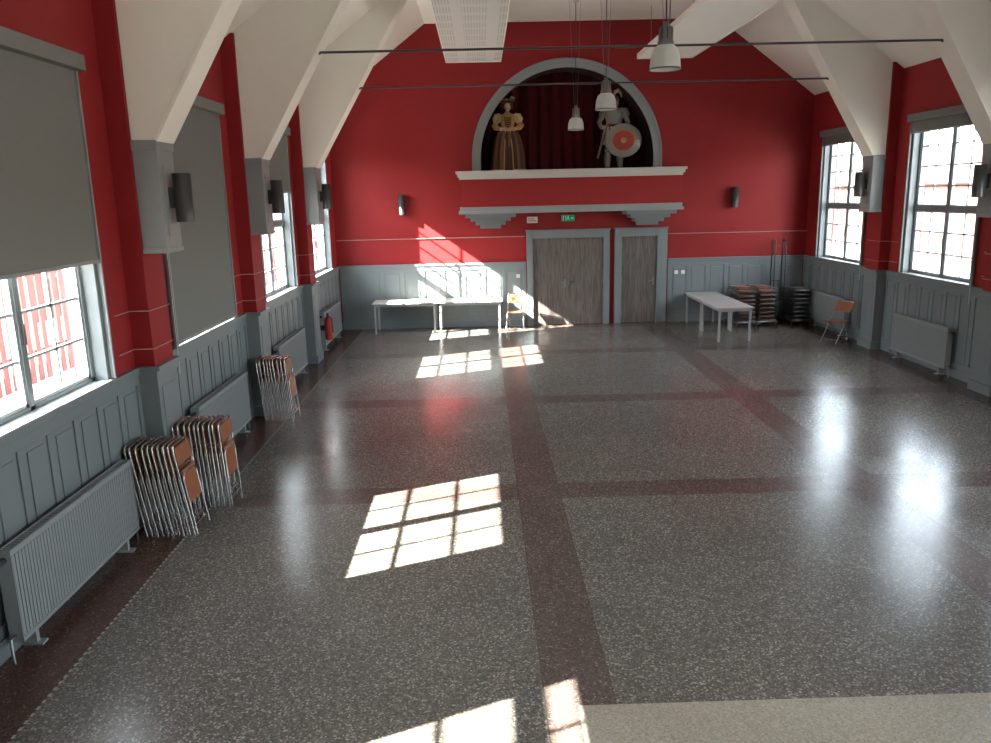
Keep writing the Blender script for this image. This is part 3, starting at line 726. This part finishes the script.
g.tube([(0, -0.15, 1.655), (0, -0.12, 1.67)], [0.01, 0.03], ARMOR, 10, sx=2.5)
g.tube([(-0.088, 0.03, 1.66), (-0.085, 0.0, 1.58), (-0.06, -0.03, 1.51)], [0.03, 0.026, 0.014], ARMOR, 8, sx=0.5)
g.tube([(0.088, 0.03, 1.66), (0.085, 0.0, 1.58), (0.06, -0.03, 1.51)], [0.03, 0.026, 0.014], ARMOR, 8, sx=0.5)
g.tube([(0, 0.02, 1.78), (0.02, 0.0, 1.86), (0.08, 0.02, 1.90), (0.15, 0.06, 1.84), (0.17, 0.08, 1.74)], [0.015, 0.045, 0.05, 0.035, 0.01], CREAM, 10)
g.tube([(0.0, 0.03, 1.78), (-0.03, 0.04, 1.85), (-0.02, 0.06, 1.91), (0.04, 0.08, 1.93)], [0.012, 0.035, 0.03, 0.008], SHRED, 10)
T = Matrix.Translation((0.16, -0.30, 0.70)) @ Matrix.Rotation(pi/2, 4, 'X')
g.T = T
g.lathe([(0.001, 0.09), (0.06, 0.085), (0.07, 0.07)], (0, 0, 0), GOLD, 48); g.lathe([(0.07, 0.07), (0.20, 0.055), (0.23, 0.05)], (0, 0, 0), SHRED, 48)
g.lathe([(0.23, 0.05), (0.24, 0.06), (0.255, 0.058), (0.26, 0.045)], (0, 0, 0), GOLD, 48); g.lathe([(0.26, 0.045), (0.37, 0.015)], (0, 0, 0), ARMOR, 48)
g.lathe([(0.37, 0.015), (0.385, 0.02), (0.40, 0.0), (0.385, -0.01), (0.001, 0.04)], (0, 0, 0), ARMOR, 48)
for k_ in range(16):
    t = 2*pi*k_/16; g.ell((0.325*math.cos(t), 0.325*math.sin(t), 0.03), (0.014, 0.014, 0.010), GOLD, 8, 5)
g.T = Matrix.Identity(4)
g.tube([(-0.20, -0.22, 1.06), (-0.36, -0.02, 0.30)], [0.016, 0.010], ARMOR, 8, sx=2.0); g.tube([(-0.29, -0.2, 1.02), (-0.13, -0.22, 1.06)], 0.011, GOLD, 8); g.tube([(-0.20, -0.22, 1.05), (-0.18, -0.25, 1.16)], [0.013, 0.018], GOLD, 8)
g.obj('armour_and_shield', parent=e)

# ------------------------------------------------------------------ outside
o_ = MB(); o_.box(-60, 80, -50, 90, -0.6, -0.25, OUTG); o_.obj('outside_ground')
def house(x0, x1, y0, y1, h, face_x):
    s = MB(); s.box(x0, x1, y0, y1, -0.25, h, BRICK)
    s.add([(x0-0.4, y0-0.3, h), (x1+0.4, y0-0.3, h), (x1+0.4, y1+0.3, h), (x0-0.4, y1+0.3, h), ((x0+x1)/2, y0-0.3, h+2), ((x0+x1)/2, y1+0.3, h+2)], [(0, 3, 5, 4), (1, 4, 5, 2), (0, 4, 1), (3, 2, 5), (0, 1, 2, 3)], SLATE)
    d = -0.06 if face_x == x0 else 0.06
    y = y0+0.8
    while y+1.4 < y1:
        s.box(face_x, face_x+d, y, y+1.3, 1.0, 2.6, OUTW); s.box(face_x+d, face_x+1.5*d, y+0.12, y+0.6, 1.12, 2.48, SLATE); s.box(face_x+d, face_x+1.5*d, y+0.7, y+1.18, 1.12, 2.48, SLATE)
        y += 2.6
    s.obj('brick_house')
house(22, 28, 2, 80, 3.3, 22)
house(-19, -13.5, -8, 18, 3.0, -13.5)
house(-19, -13.5, 24, 44, 3.0, -13.5)
def tree(x, y, h):
    s = MB(); s.tube([(x, y, -0.3), (x+0.1, y, h*0.4), (x, y+0.1, h*0.75)], [0.22, 0.16, 0.07], HAIR, 10)
    for q in range(26):
        a = random.uniform(0, 2*pi); rr = random.uniform(0, h*0.22); z = random.uniform(h*0.42, h)
        w_ = random.uniform(0.4, 0.8)
        s.ell((x+rr*math.cos(a), y+rr*math.sin(a), z), (w_, w_*random.uniform(.8, 1.2), w_*0.8), LEAF, 9, 6)
    s.obj('tree')
for (x, y, h) in ((19, 50, 4.0), (-11, 42, 5), (-11, 33, 4)): tree(x, y, h)
s = MB()
for i in range(150):
    s.box(-9.03, -9.0, -8+i*0.3, -8+i*0.3+0.17, -0.25, 2.3, BRICK)
for z in (0.3, 1.9): s.box(-9.08, -9.03, -8, 37, z, z+0.1, OUTW)
s.obj('red_fence')

# ------------------------------------------------------------------ lights and world
sd = bpy.data.lights.new('sun', 'SUN'); sd.energy = 52; sd.angle = 0.009; sd.color = (1.0, 0.955, 0.87)
so = bpy.data.objects.new('sun', sd); scene.collection.objects.link(so)
so.rotation_euler = Vector((1.4, 0.62, -1.0)).to_track_quat('-Z', 'Y').to_euler(); so.location = (-20, -9, 15)
w = bpy.data.worlds.new('sky'); scene.world = w; w.use_nodes = True
N = w.node_tree.nodes; L = w.node_tree.links; bg = N['Background']
sk = N.new('ShaderNodeTexSky'); sk.sky_type = 'NISHITA'; sk.sun_disc = False; sk.sun_elevation = math.radians(33); sk.sun_rotation = math.radians(246)
mx = N.new('ShaderNodeMix'); mx.data_type = 'RGBA'; mx.inputs[0].default_value = 0.6; mx.inputs[7].default_value = (1.0, 0.98, 0.94, 1)
sc = N.new('ShaderNodeMix'); sc.data_type = 'RGBA'; sc.blend_type = 'MULTIPLY'; sc.inputs[0].default_value = 1; sc.inputs[7].default_value = (0.25, 0.25, 0.25, 1)
L.new(sk.outputs[0], sc.inputs[6]); L.new(sc.outputs[2], mx.inputs[6]); L.new(mx.outputs[2], bg.inputs[0]); bg.inputs[1].default_value = 8.5

# ------------------------------------------------------------------ camera
cam = bpy.data.cameras.new('camera'); cam.sensor_width = 36; cam.lens = 36*800/991; cam.clip_start = 0.05; cam.clip_end = 300
co = bpy.data.objects.new('camera', cam); scene.collection.objects.link(co); scene.camera = co
p_ = math.atan(176.8/800); psi = 0.0141
R = Matrix.Rotation(-psi, 4, 'Z') @ Matrix.Rotation(pi/2-p_, 4, 'X') @ Matrix.Rotation(-0.0227, 4, 'Z')
co.matrix_world = Matrix.Translation((0, 0, 3.24)) @ R
scene.view_settings.view_transform = 'Standard'
scene.view_settings.look = 'None'
scene.view_settings.exposure = 1.28
